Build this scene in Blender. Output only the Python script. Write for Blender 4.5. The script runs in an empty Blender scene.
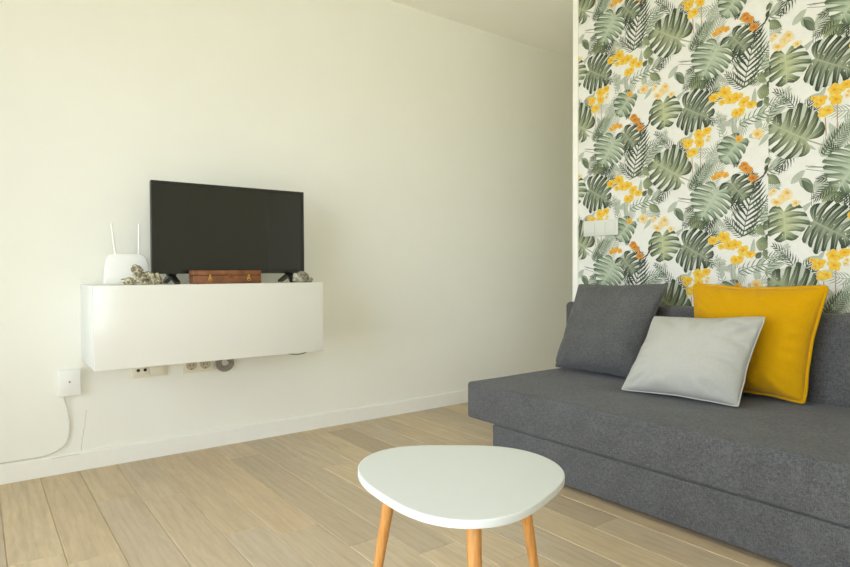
import bpy, bmesh, math, random
from mathutils import Vector, Matrix, noise
PI = math.pi
sc = bpy.context.scene
COL = sc.collection

# ------------------------------------------------------------------ helpers
def lin1(c):
    c /= 255.0
    return c/12.92 if c <= .04045 else ((c+.055)/1.055)**2.4
def rgb(r, g, b): return (lin1(r), lin1(g), lin1(b), 1.0)

class NT:
    """small node-tree builder"""
    def __init__(s, name):
        s.m = bpy.data.materials.new(name); s.m.use_nodes = True
        s.t = s.m.node_tree; s.b = s.t.nodes['Principled BSDF']
    def n(s, typ, **kw):
        nd = s.t.nodes.new(typ)
        for k, v in kw.items(): setattr(nd, k, v)
        return nd
    def l(s, a, b): s.t.links.new(a, b)
    def set(s, **kw):
        for k, v in kw.items(): s.b.inputs[k.replace('_', ' ')].default_value = v
        return s
    def mix(s, fac, a, b, blend='MIX'):
        m = s.n('ShaderNodeMix', data_type='RGBA', blend_type=blend)
        for sock, v in ((m.inputs[0], fac), (m.inputs[6], a), (m.inputs[7], b)):
            if isinstance(v, bpy.types.NodeSocket): s.l(v, sock)
            else: sock.default_value = v
        return m.outputs[2]
    def math(s, op, a, b=0.0):
        m = s.n('ShaderNodeMath', operation=op)
        for sock, v in ((m.inputs[0], a), (m.inputs[1], b)):
            if isinstance(v, bpy.types.NodeSocket): s.l(v, sock)
            else: sock.default_value = v
        return m.outputs[0]
    def noise(s, scale, detail=4, rough=.55, vec=None, dist=0):
        nz = s.n('ShaderNodeTexNoise'); nz.inputs['Scale'].default_value = scale
        nz.inputs['Detail'].default_value = detail; nz.inputs['Roughness'].default_value = rough
        nz.inputs['Distortion'].default_value = dist
        if vec is not None: s.l(vec, nz.inputs['Vector'])
        return nz.outputs['Fac']
    def ramp(s, fac, stops):
        r = s.n('ShaderNodeValToRGB'); s.l(fac, r.inputs[0]); e = r.color_ramp.elements
        e[0].position, e[0].color = stops[0]; e[1].position, e[1].color = stops[-1]
        for p, c in stops[1:-1]:
            x = e.new(p); x.color = c
        return r.outputs[0]
    def bump(s, h, strength=.2, dist=.002):
        b = s.n('ShaderNodeBump'); b.inputs['Strength'].default_value = strength
        b.inputs['Distance'].default_value = dist; s.l(h, b.inputs['Height']); s.l(b.outputs[0], s.b.inputs['Normal'])
    def obj(s): return s.n('ShaderNodeTexCoord').outputs['Object']
    def mapping(s, vec, scale=(1, 1, 1), loc=None):
        m = s.n('ShaderNodeMapping'); s.l(vec, m.inputs[0]); m.inputs['Scale'].default_value = scale
        return m.outputs[0]

def plain(name, col, rough=.5, spec=.5, metal=0.0, var=.0, scale=20, bump=0.0):
    N = NT(name); N.set(Roughness=rough, Metallic=metal); N.b.inputs['Specular IOR Level'].default_value = spec
    v = N.noise(scale, 3, .5, N.obj())
    if var:
        lo = tuple(c*(1-var) for c in col[:3])+(1,); hi = tuple(min(1, c*(1+var)) for c in col[:3])+(1,)
        N.l(N.ramp(v, [(.3, lo), (.7, hi)]), N.b.inputs['Base Color'])
    else: N.set(Base_Color=col)
    if bump: N.bump(v, bump, .001)
    return N.m

def fabric(name, col, var=.25, scale=900, dark=None, bump=.35):
    N = NT(name); N.set(Roughness=.95); N.b.inputs['Specular IOR Level'].default_value = .15
    o = N.obj()
    a = N.noise(scale*.1, 3, .7, N.mapping(o, (1, 1, 4)))
    b = N.noise(scale*.1, 3, .7, N.mapping(o, (4, 4, 1)))
    c = N.noise(9, 3, .5, o)
    h = N.math('ADD', N.math('MULTIPLY', N.math('ADD', a, b), .45), N.math('MULTIPLY', c, .10))
    lo = tuple(x*(1-var) for x in col[:3])+(1,); hi = tuple(min(1, x*(1+var)) for x in col[:3])+(1,)
    N.l(N.ramp(h, [(.41, lo), (.59, hi)]), N.b.inputs['Base Color'])
    N.b.inputs['Sheen Weight'].default_value = .12; N.b.inputs['Sheen Roughness'].default_value = .5
    N.bump(h, bump, .0012)
    return N.m

# ------------------------------------------------------------------ mesh helpers
def link(name, bm, mat, parent=None, smooth=False, angle=40):
    bm.normal_update()
    me = bpy.data.meshes.new(name); bm.to_mesh(me); bm.free()
    o = bpy.data.objects.new(name, me); COL.objects.link(o)
    for m in (mat if isinstance(mat, (list, tuple)) else [mat]): me.materials.append(m)
    if parent is not None: o.parent = parent
    if smooth:
        for p in me.polygons: p.use_smooth = True
        try: me.set_sharp_from_angle(angle=math.radians(angle))
        except Exception: pass
    return o
def thing(name, label, cat, loc=(0, 0, 0), rz=0, group=None):
    o = bpy.data.objects.new(name, None); COL.objects.link(o); o.location = loc; o.rotation_euler = (0, 0, rz)
    o.empty_display_size = .1
    return tag(o, label, cat, group)
def tag(o, label, cat, group=None):
    o['label'] = label; o['category'] = cat
    if group: o['group'] = group
    return o
def struct(o):
    o['kind'] = 'structure'; return o
def box(bm, x0, x1, y0, y1, z0, z1, bev=0.0, seg=2, mi=0):
    r = bmesh.ops.create_cube(bm, size=1.0)
    vs = r['verts']
    for v in vs:
        v.co = Vector((x0+(v.co.x+.5)*(x1-x0), y0+(v.co.y+.5)*(y1-y0), z0+(v.co.z+.5)*(z1-z0)))
    fs = set(f for v in vs for f in v.link_faces)
    for f in fs: f.material_index = mi
    if bev:
        es = list(set(e for v in vs for e in v.link_edges))
        bmesh.ops.bevel(bm, geom=es, offset=bev, segments=seg, profile=.5, affect='EDGES')
    return vs
def boxobj(name, x0, x1, y0, y1, z0, z1, mat, parent=None, bev=0.0, seg=2):
    bm = bmesh.new(); box(bm, x0, x1, y0, y1, z0, z1, bev, seg)
    return link(name, bm, mat, parent, smooth=bev > 0)
def tube(bm, pts, r, n=10, cap=True):
    pts = [Vector(p) for p in pts]; rs = r if isinstance(r, (list, tuple)) else [r]*len(pts)
    up0 = None; rings = []
    for i, p in enumerate(pts):
        d = (pts[min(i+1, len(pts)-1)]-pts[max(i-1, 0)]).normalized()
        if up0 is None:
            up0 = d.orthogonal().normalized()
        u = (up0-d*up0.dot(d)).normalized(); up0 = u; w = d.cross(u)
        rings.append([bm.verts.new(p+(u*math.cos(2*PI*k/n)+w*math.sin(2*PI*k/n))*rs[i]) for k in range(n)])
    for a, b in zip(rings, rings[1:]):
        for k in range(n): bm.faces.new((a[k], a[(k+1) % n], b[(k+1) % n], b[k]))
    if cap:
        bm.faces.new(rings[0][::-1]); bm.faces.new(rings[-1])
def prism(bm, pts, axis, a, b):
    """closed 2-D outline pts extruded along axis from a to b"""
    def P(p, t):
        if axis == 'x': return (t, p[0], p[1])
        if axis == 'y': return (p[0], t, p[1])
        return (p[0], p[1], t)
    A = [bm.verts.new(P(p, a)) for p in pts]; B = [bm.verts.new(P(p, b)) for p in pts]
    n = len(pts)
    bm.faces.new(A); bm.faces.new(B[::-1])
    for i in range(n): bm.faces.new((A[i], B[i], B[(i+1) % n], A[(i+1) % n]))
    bmesh.ops.recalc_face_normals(bm, faces=bm.faces)
def spline(pts, n=8):
    """Catmull-Rom through points"""
    P = [Vector(p) for p in pts]; P = [P[0]*2-P[1]]+P+[P[-1]*2-P[-2]]; out = []
    for i in range(1, len(P)-2):
        a, b, c, d = P[i-1:i+3]
        for k in range(n):
            t = k/n
            out.append(.5*((2*b)+(c-a)*t+(2*a-5*b+4*c-d)*t*t+(3*b-a-3*c+d)*t**3))
    out.append(P[-2]); return out

# ------------------------------------------------------------------ room dimensions (metres)
XL, XR = -3.47, 1.45          # left wall, right wall
YN, YB = -1.45, 3.22           # window wall behind the camera, papered wall behind the sofa
YE = 6.3                      # end of the passage beyond the papered wall
ZC = 2.855
XE = -2.629                   # free edge of the papered wall

# ------------------------------------------------------------------ materials
def wall_mat(name, col):
    N = NT(name); N.set(Roughness=.85); N.b.inputs['Specular IOR Level'].default_value = .2
    o = N.obj(); a = N.noise(3.0, 4, .6, o); b = N.noise(140, 3, .6, o)
    lo = tuple(c*.985 for c in col[:3])+(1,)
    N.l(N.ramp(a, [(.35, lo), (.65, col)]), N.b.inputs['Base Color']); N.bump(b, .12, .0012)
    return N.m
M_WALL = wall_mat('wall_paint', rgb(242, 242, 231))
M_CEIL = wall_mat('ceiling_paint', rgb(251, 250, 238))
M_TRIM = plain('white_trim', rgb(242, 241, 232), .45, .4, var=.01)
M_GLOSS = plain('white_gloss_lacquer', rgb(224, 223, 212), .16, .5, var=.004, scale=4)
M_CARC = plain('white_carcass', rgb(222, 225, 220), .35, .45, var=.004)
M_PLAST = plain('white_plastic', rgb(240, 240, 233), .4, .4)
M_CREAM = plain('cream_plastic', rgb(232, 228, 208), .42, .4)
M_BLACKP = plain('black_plastic', rgb(26, 25, 22), .42, .4, var=.1)
M_HOLE = plain('dark_socket', rgb(40, 36, 32), .6, .3)
M_BRASSP = plain('socket_pin', rgb(150, 120, 70), .4, .5, metal=.7)
M_SOFA = fabric('grey_woven_upholstery', rgb(86, 86, 85), .40, 900)
M_CUSHG = fabric('charcoal_cushion_cloth', rgb(90, 90, 88), .36, 1000)
M_CUSHL = fabric('pale_grey_cushion_cloth', rgb(176, 175, 165), .06, 1100, bump=.2)
M_CUSHY = fabric('mustard_cushion_cloth', rgb(198, 148, 0), .07, 1100, bump=.2)
M_TABLE = plain('white_satin_tabletop', rgb(208, 211, 204), .38, .45, var=.004)

def mat_wood(name, cols, sx, rough=.45):
    N = NT(name); N.set(Roughness=rough); o = N.obj()
    a = N.noise(1.0, 6, .65, N.mapping(o, sx), 1.0)
    N.l(N.ramp(a, [(.3, cols[0]), (.5, cols[1]), (.72, cols[2])]), N.b.inputs['Base Color'])
    N.bump(a, .08, .001); return N.m
M_LEG = mat_wood('beech_leg', [rgb(164, 106, 46), rgb(192, 134, 66), rgb(206, 154, 88)], (60, 60, 5), .4)

def mat_floor():
    N = NT('oak_floorboards'); N.b.inputs['Specular IOR Level'].default_value = .4
    at = N.n('ShaderNodeAttribute', attribute_name='tone'); sep = N.n('ShaderNodeSeparateColor'); N.l(at.outputs['Color'], sep.inputs[0])
    t0, t1, t2 = sep.outputs
    o = N.obj()
    off = N.n('ShaderNodeCombineXYZ'); N.l(N.math('MULTIPLY', t1, 37.0), off.inputs[0]); N.l(N.math('MULTIPLY', t2, 53.0), off.inputs[1])
    ad = N.n('ShaderNodeVectorMath', operation='ADD'); N.l(o, ad.inputs[0]); N.l(off.outputs[0], ad.inputs[1])
    v = ad.outputs[0]
    base = N.ramp(t0, [(0, rgb(180, 164, 137)), (.25, rgb(198, 183, 157)), (.5, rgb(203, 182, 149)), (.75, rgb(210, 191, 157)), (1, rgb(196, 182, 159))])
    broad = N.noise(1.0, 4, .6, N.mapping(v, (1.6, 9, 1)), 1.6)
    c1 = N.mix(N.ramp(broad, [(.35, (0, 0, 0, 1)), (.7, (1, 1, 1, 1))]), base, rgb(178, 160, 132))
    fac1 = N.n('ShaderNodeMix', data_type='RGBA'); fac1.inputs[0].default_value = .55
    N.l(base, fac1.inputs[6]); N.l(c1, fac1.inputs[7])
    grain = N.noise(1.0, 6, .7, N.mapping(v, (7, 60, 1)), .8)
    g = N.ramp(grain, [(.32, (.93, .92, .90, 1)), (.62, (1.03, 1.03, 1.03, 1))])
    c2 = N.mix(1.0, fac1.outputs[2], g, 'MULTIPLY')
    wv = N.n('ShaderNodeTexWave', wave_type='RINGS', bands_direction='X'); wv.inputs['Scale'].default_value = 1.2
    wv.inputs['Distortion'].default_value = 9; wv.inputs['Detail'].default_value = 3; wv.inputs['Detail Scale'].default_value = 1.4
    N.l(N.mapping(v, (.8, 7, 1)), wv.inputs['Vector'])
    w = N.ramp(wv.outputs['Fac'], [(.0, (.93, .915, .89, 1)), (.5, (1.03, 1.03, 1.03, 1))])
    c3 = N.mix(.65, c2, N.mix(1.0, c2, w, 'MULTIPLY'))
    N.l(c3, N.b.inputs['Base Color'])
    N.l(N.ramp(grain, [(.3, (.55, .55, .55, 1)), (.7, (.42, .42, .42, 1))]), N.b.inputs['Roughness'])
    N.bump(grain, .12, .0008); return N.m
M_FLOOR = mat_floor()

# ------------------------------------------------------------------ the setting
random.seed(11)
def build_floor():
    bm = bmesh.new(); lay = bm.loops.layers.float_color.new('tone')
    y_0, w, L = .243, .1667, 1.28
    known = {-1: -2.478, 1: -2.935, 2: -2.828, 3: -2.262, 4: -2.148, 5: -3.183, 10: -1.466, 0: -4.2+.55, 6: -3.9+2.2, 7: -2.75, 8: -3.0, 9: -3.35}
    tone = {(-1, 0): .72, (0, 0): .6, (1, 0): .78, (1, 1): .95, (2, 0): .9, (2, 1): .35, (3, 0): .45, (3, 1): .97, (4, 0): .85, (4, 1): .5, (5, 1): .1, (5, 0): .8, (6, 0): .2}
    k0 = int((YN-y_0)/w)-1; k1 = int((YE-y_0)/w)+1
    for k in range(k0, k1+1):
        ya, yb = y_0+k*w, y_0+(k+1)*w
        ya, yb = max(ya, YN), min(yb, YE)
        if yb-ya < .01: continue
        j = known.get(k, random.uniform(-3, -1.7)); x = j
        while x > XL: x -= L
        i = 0
        while x < XR:
            xa, xb = max(x, XL), min(x+L, XR); x += L
            if xb-xa < .005: continue
            c = (tone.get((k, i), random.random()), random.random(), random.random(), 1); i += 1
            b, e = .0034, .0036     # bevel width and depth
            lo = [bm.verts.new(p) for p in ((xa, ya, -e), (xb, ya, -e), (xb, yb, -e), (xa, yb, -e))]
            hi = [bm.verts.new(p) for p in ((xa+b, ya+b, 0), (xb-b, ya+b, 0), (xb-b, yb-b, 0), (xa+b, yb-b, 0))]
            fs = [bm.faces.new(hi)]+[bm.faces.new((lo[q], lo[(q+1) % 4], hi[(q+1) % 4], hi[q])) for q in range(4)]
            for f in fs:
                for l in f.loops: l[lay] = c
    return struct(link('floor', bm, M_FLOOR))
build_floor()
sb = struct(boxobj('floor_slab', XL-.12, XR+.12, YN-.2, YE+.1, -.14, -.004, M_TRIM)); sb.name = 'floor_base'
struct(boxobj('ceiling', XL-.12, XR+.12, YN-.2, YE+.1, ZC, ZC+.12, M_CEIL))
WL = struct(boxobj('wall_left', XL-.12, XL, YN-.2, YE+.1, -.01, ZC, M_WALL))
VY0, VY1, VZ0, VZ1 = -1.0, .22, .08, 2.5     # unseen opening added in the right wall to brighten the left wall
bm = bmesh.new()
box(bm, XR, XR+.12, YN-.2, VY0, -.01, ZC); box(bm, XR, XR+.12, VY1, YB+.1, -.01, ZC)
box(bm, XR, XR+.12, VY0, VY1, VZ1, ZC); box(bm, XR, XR+.12, VY0, VY1, -.01, VZ0)
struct(link('wall_right', bm, M_WALL))
WBK = struct(boxobj('wall_back', XE, XR+.12, YB+.004, YB+.11, -.01, ZC, M_WALL))
struct(boxobj('wall_passage_side', -2.2, -2.08, YB+.11, YE+.1, -.01, ZC, M_WALL))
struct(boxobj('wall_passage_end', XL-.12, -2.08, YE, YE+.1, -.01, ZC, M_WALL))
# window wall behind the camera with a wide opening
WX0, WX1, WZ0, WZ1 = -2.7, .7, .08, 2.5
bm = bmesh.new()
box(bm, XL-.12, WX0, YN-.2, YN, -.01, ZC); box(bm, WX1, XR+.12, YN-.2, YN, -.01, ZC)
box(bm, WX0, WX1, YN-.2, YN, WZ1, ZC); box(bm, WX0, WX1, YN-.2, YN, -.01, WZ0)
struct(link('wall_front', bm, M_WALL))
win = struct(bpy.data.objects.new('window_1', None)); COL.objects.link(win)
bm = bmesh.new()
ya, yb = YN-.14, YN-.08
for x0, x1, z0, z1 in ((WX0, WX0+.06, WZ0, WZ1), (WX1-.06, WX1, WZ0, WZ1), (WX0, WX1, WZ0, WZ0+.06), (WX0, WX1, WZ1-.06, WZ1),
                       (-1.54, -1.46, WZ0, WZ1), (-.44, -.36, WZ0, WZ1)):
    box(bm, x0, x1, ya, yb, z0, z1)
link('window_frame', bm, M_TRIM, win)
def mat_glass():
    N = NT('window_glass'); t = N.t
    tr = N.n('ShaderNodeBsdfTransparent'); gl = N.n('ShaderNodeBsdfGlossy'); gl.inputs['Roughness'].default_value = .02
    fr = N.n('ShaderNodeFresnel'); mx = N.n('ShaderNodeMixShader'); N.l(fr.outputs[0], mx.inputs[0]); N.l(tr.outputs[0], mx.inputs[1]); N.l(gl.outputs[0], mx.inputs[2])
    N.l(mx.outputs[0], t.nodes['Material Output'].inputs['Surface']); return N.m
M_GLASS = mat_glass()
boxobj('window_pane', WX0+.05, WX1-.05, YN-.115, YN-.105, WZ0+.05, WZ1-.05, M_GLASS, win)

fill_win = struct(bpy.data.objects.new('added_fill_window', None)); COL.objects.link(fill_win)  # made-up window, added out of view for frontal fill daylight
bm = bmesh.new()
for y0, y1, z0, z1 in ((VY0, VY0+.06, VZ0, VZ1), (VY1-.06, VY1, VZ0, VZ1), (VY0, VY1, VZ0, VZ0+.06), (VY0, VY1, VZ1-.06, VZ1), (-.43, -.35, VZ0, VZ1)):
    box(bm, XR+.03, XR+.09, y0, y1, z0, z1)
link('window_frame', bm, M_TRIM, fill_win)
boxobj('window_pane', XR+.055, XR+.065, VY0+.05, VY1-.05, VZ0+.05, VZ1-.05, M_GLASS, fill_win)

# skirting along the left wall, white edging strip of the papered wall
bm = bmesh.new()
prism(bm, [(XL, 0), (XL+.015, 0), (XL+.015, .086), (XL+.011, .094), (XL, .095)], 'y', YN, YE)
struct(link('baseboard_left', bm, M_TRIM))
struct(boxobj('trim_1', XE-.004, XE+.038, YB-.012, YB+.004, 0, ZC, M_TRIM, None, .003, 2))

# hairline cracks in the plaster under the white junction box
bm = bmesh.new()
def strip(bm, pts, w):
    vs = [(bm.verts.new((XL+.0006, y-w/2, z)), bm.verts.new((XL+.0006, y+w/2, z))) for y, z in pts]
    for a, b in zip(vs, vs[1:]): bm.faces.new((a[0], a[1], b[1], b[0]))
strip(bm, [(.446, .30), (.443, .27), (.439, .245), (.4385, .215), (.432, .2), (.431, .175), (.424, .16), (.425, .14), (.421, .125), (.422, .105), (.419, .096)], .0018)
def hstrip(bm, pts, w):
    vs = [(bm.verts.new((XL+.0157, y, z-w/2)), bm.verts.new((XL+.0157, y, z+w/2))) for y, z in pts]
    for a, b in zip(vs, vs[1:]): bm.faces.new((a[0], a[1], b[1], b[0]))
hstrip(bm, [(.29, .0845), (.31, .0855), (.33, .085), (.35, .0862), (.38, .0858), (.41, .0866)], .0018)
link('crack', bm, plain('plaster_crack', rgb(186, 184, 174), .9, .1), WL)
MOTIFS = [
  ('lin',[[0.1724,2.1685],[0.2819,2.1383]],0.0029,(150,150,135)),
  ('lin',[[0.1994,2.077],[0.1999,1.9878]],0.0029,(150,150,135)),
  ('lin',[[-0.4624,2.5663],[-0.3753,2.5425]],0.0035,(150,150,135)),
  ('lin',[[0.0239,2.1965],[0.0827,2.1856]],0.0025,(150,150,135)),
  ('lin',[[0.2084,2.1728],[0.2876,2.1586]],0.0024,(150,150,135)),
  ('lin',[[0.2064,2.0875],[0.21,1.9852]],0.0024,(150,150,135)),
  ('lin',[[-0.4861,1.7976],[-0.3732,1.7741]],0.0035,(150,150,135)),
  ('lin',[[0.4166,1.8428],[0.4079,1.7125]],0.0027,(150,150,135)),
  ('lin',[[0.1809,1.4031],[0.275,1.3937]],0.0024,(150,150,135)),
  ('elp',[0.1076,2.1055],[0.1703,2.1641],0.0178,'pale'),
  ('elp',[0.1457,2.1258],[0.21,2.0644],0.0235,'light'),
  ('elp',[0.2048,2.0509],[0.1566,2.1179],0.0173,'dark'),
  ('elp',[0.1295,2.1282],[0.1592,2.1637],0.0121,'pale'),
  ('fea',[0.446,1.6776],[0.4172,1.7485],[0.3975,1.8373],0.0323,0.0323,9,'faint'),
  ('elp',[0.5016,1.6865],[0.4732,1.8029],0.0159,'pale'),
  ('elp',[-0.4495,2.4477],[-0.363,2.5225],0.0344,'pale'),
  ('elp',[-0.4243,2.4097],[-0.3387,2.4648],0.0274,'mid'),
  ('fea',[0.2415,1.4471],[0.2805,1.5076],[0.3594,1.5807],0.0608,0.0701,15,'pale'),
  ('fea',[0.2481,1.4535],[0.2935,1.5054],[0.3502,1.568],0.042,0.0513,12,'light'),
  ('fea',[-0.0664,2.4752],[-0.0033,2.5288],[0.0854,2.521],0.0373,0.0436,10,'light'),
  ('elp',[-0.0662,2.4281],[0.0855,2.4891],0.0249,'pale'),
  ('fea',[0.3355,2.3671],[0.3745,2.3919],[0.4409,2.4202],0.0444,0.0444,10,'faint'),
  ('fea',[0.3562,2.2083],[0.3848,2.2847],[0.4318,2.3815],0.0608,0.0497,13,'pale'),
  ('elp',[0.2433,2.0011],[0.3458,2.0342],0.0326,'mid'),
  ('fea',[0.2481,1.4535],[0.2739,1.5162],[0.3249,1.5766],0.028,0.0093,9,'dark'),
  ('fea',[0.1476,1.6457],[0.1186,1.7365],[0.0344,1.799],0.0337,0.0433,12,'dark'),
  ('fea',[0.02,1.7352],[0.0714,1.7785],[0.093,1.7967],0.0301,0.0301,6,'pale'),
  ('fea',[-0.0873,2.3401],[-0.0556,2.4529],[0.0784,2.5189],0.0313,0.0501,10,'light'),
  ('fea',[-0.12,2.3354],[-0.1073,2.4411],[-0.0668,2.579],0.0947,0.101,9,'dark'),
  ('fea',[0.5315,1.9464],[0.4949,1.9875],[0.4483,2.0365],0.0367,0.0419,8,'dark'),
  ('fea',[0.5581,1.9671],[0.606,1.9908],[0.6654,2.0018],0.0208,0.026,7,'mid'),
  ('elp',[0.5974,1.9841],[0.6699,1.9654],0.0257,'mid'),
  ('elp',[0.6023,1.9112],[0.6704,1.8948],0.0359,'mid'),
  ('elp',[0.6328,1.846],[0.6707,1.8551],0.0254,'mid'),
  ('fea',[-0.1413,2.1448],[-0.0652,2.1919],[0.0548,2.1876],0.0445,0.0572,8,'light'),
  ('elp',[-0.0121,2.1591],[0.0602,2.1126],0.0245,'mid'),
  ('elp',[-0.0546,2.2173],[-0.0282,2.2476],0.0155,'dark'),
  ('mon',[-0.1465,2.0605],[-0.2403,1.9544],0.07,5,'light',3),
  ('mon',[0.2106,1.9138],[0.3727,1.8143],0.1132,7,'dark',5),
  ('mon',[0.0771,1.971],[0.0871,1.8167],0.0935,5,'mid',6),
  ('fea',[-0.277,2.505],[-0.2851,2.4582],[-0.3205,2.3944],0.0527,0.0593,9,'dark'),
  ('fea',[-0.3629,2.4722],[-0.3996,2.443],[-0.4368,2.4133],0.0404,0.0404,7,'dark'),
  ('mon',[-0.1827,1.8453],[-0.1012,1.7393],0.0835,5,'dark',8),
  ('mon',[-0.2621,2.5788],[-0.3507,2.4334],0.1115,7,'light',4),
  ('mon',[0.1728,1.5377],[-0.0059,1.6571],0.1195,6,'olive',7),
  ('lin',[[0.1728,1.5377],[0.2477,1.4984]],0.0067,(185,188,150)),
  ('lin',[[0.4963,1.789],[0.497,1.6827]],0.0042,(190,195,175)),
  ('lin',[[0.4778,1.802],[0.4832,1.6851]],0.0043,(180,185,165)),
  ('lin',[[0.2545,1.6275],[0.2592,1.5411]],0.0047,(205,170,130)),
  ('lin',[[0.3035,1.6798],[0.3045,1.5696]],0.0046,(205,175,140)),
  ('lin',[[-0.0798,1.8311],[-0.0213,1.8624],[0.0098,1.9356]],0.0075,(80,85,65)),
  ('lin',[[-0.0637,1.8375],[-0.0108,1.8745],[0.015,1.9205]],0.005,(110,110,80)),
  ('orc',[-0.054,2.0814],0.0323,'cream',0),
  ('orc',[0.0403,2.0216],0.0314,'cream',1),
  ('orc',[0.0807,2.0469],0.0311,'cream',2),
  ('orc',[0.0195,2.0729],0.0182,'cream',3),
  ('orc',[0.0912,2.0641],0.0268,'cream',0),
  ('orc',[0.13,2.0093],0.0212,'cream',1),
  ('orc',[0.0292,2.0794],0.0182,'cream',2),
  ('orc',[-0.141,2.0784],0.0191,'orange',0),
  ('orc',[-0.1465,2.0701],0.0159,'orange',1),
  ('orc',[0.3776,1.9317],0.0329,'yellow',0),
  ('orc',[0.4349,1.9465],0.0324,'yellow',1),
  ('orc',[0.4632,1.9026],0.0321,'yellow',2),
  ('orc',[0.4955,1.9044],0.0318,'yellow',3),
  ('orc',[0.5365,1.8722],0.0314,'yellow',4),
  ('orc',[0.5739,1.8529],0.0311,'yellow',5),
  ('orc',[0.5006,1.825],0.0318,'yellow',6),
  ('orc',[0.421,1.8982],0.0217,'yellow',7),
  ('orc',[0.5232,1.8339],0.021,'yellow',8),
  ('orc',[0.2325,1.7106],0.0281,'yellow',0),
  ('orc',[0.2496,1.6546],0.028,'yellow',1),
  ('orc',[0.2661,1.6585],0.0278,'yellow',2),
  ('orc',[0.2982,1.703],0.0275,'yellow',3),
  ('orc',[0.3106,1.7513],0.0274,'yellow',4),
  ('orc',[0.339,1.7625],0.0271,'yellow',5),
  ('orc',[0.2913,1.7486],0.0276,'yellow',6),
  ('orc',[0.2192,1.6986],0.0188,'yellow',7),
  ('orc',[0.2054,1.7303],0.0151,'yellow',8),
  ('orc',[0.3426,1.7109],0.0135,'cream',0),
  ('orc',[0.3487,1.7275],0.0135,'cream',1),
  ('orc',[-0.1162,1.9318],0.0252,'rust',0),
  ('orc',[-0.0942,1.9053],0.0251,'rust',1),
  ('orc',[-0.1095,1.9132],0.0252,'rust',2),
  ('orc',[-0.0724,1.8582],0.0249,'rust',3),
  ('orc',[-0.2599,1.8991],0.0184,'orange',0),
  ('orc',[-0.2366,1.9015],0.0182,'orange',1),
  ('orc',[-0.2136,1.8931],0.0181,'orange',2),
  ('orc',[-0.2751,1.8852],0.0184,'orange',3),
  ('orc',[-0.2482,1.8919],0.0183,'orange',4),
]

# ------------------------------------------------------------------ printed wallpaper (one mesh, the print is its faces)
PAL = {'dark': ((158, 168, 140), (100, 113, 92), (58, 69, 54)),
       'olive': ((184, 192, 156), (120, 132, 102), (70, 82, 60)),
       'mid': ((204, 210, 164), (132, 147, 112), (80, 94, 70)),
       'light': ((200, 213, 188), (150, 168, 140), (92, 110, 86)),
       'deep': ((112, 122, 100), (84, 95, 78), (58, 68, 54)),
       'faint': ((216, 222, 204), (196, 204, 186), (168, 178, 158)),
       'pale': ((212, 218, 200), (200, 208, 188), (182, 192, 172))}
BG = (255, 255, 246); INK = .885   # paper white, and how strongly the inks reflect
FLW = {'yellow': ((255, 226, 112), (255, 200, 52), (226, 146, 30)), 'cream': ((255, 244, 212), (255, 226, 150), (246, 168, 56)),
       'orange': ((250, 204, 104), (244, 176, 64), (206, 120, 36)), 'rust': ((238, 176, 84), (222, 140, 52), (160, 84, 32))}
def mixc(a, b, t):
    t = max(0, min(1, t)); return tuple(a[i]+(b[i]-a[i])*t for i in range(3))
class Print:
    """collects flat coloured polygons; each later one lies a hair above the one before"""
    def __init__(s): s.f = []; s.layer = 0
    def poly(s, pts, cols, dl=0):
        s.f.append((pts, cols, s.layer))
def ribbon(P, pts, hws, cols_c, cols_l, cols_r):
    """strip along pts with half widths; colours at the centre, left and right"""
    n = len(pts); L = []; R = []
    for i in range(n):
        a, b = pts[max(0, i-1)], pts[min(n-1, i+1)]
        dx, dy = b[0]-a[0], b[1]-a[1]; d = math.hypot(dx, dy) or 1
        L.append((pts[i][0]-dy/d*hws[i], pts[i][1]+dx/d*hws[i])); R.append((pts[i][0]+dy/d*hws[i], pts[i][1]-dx/d*hws[i]))
    for i in range(n-1):
        P.poly([L[i], L[i+1], pts[i+1], pts[i]], [cols_l[i], cols_l[i+1], cols_c[i+1], cols_c[i]], 0)
        P.poly([pts[i], pts[i+1], R[i+1], R[i]], [cols_c[i], cols_c[i+1], cols_r[i+1], cols_r[i]], 0)
def bez(a, b, c, n):
    return [((1-t)**2*a[0]+2*t*(1-t)*b[0]+t*t*c[0], (1-t)**2*a[1]+2*t*(1-t)*b[1]+t*t*c[1]) for t in [i/n for i in range(n+1)]]
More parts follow.
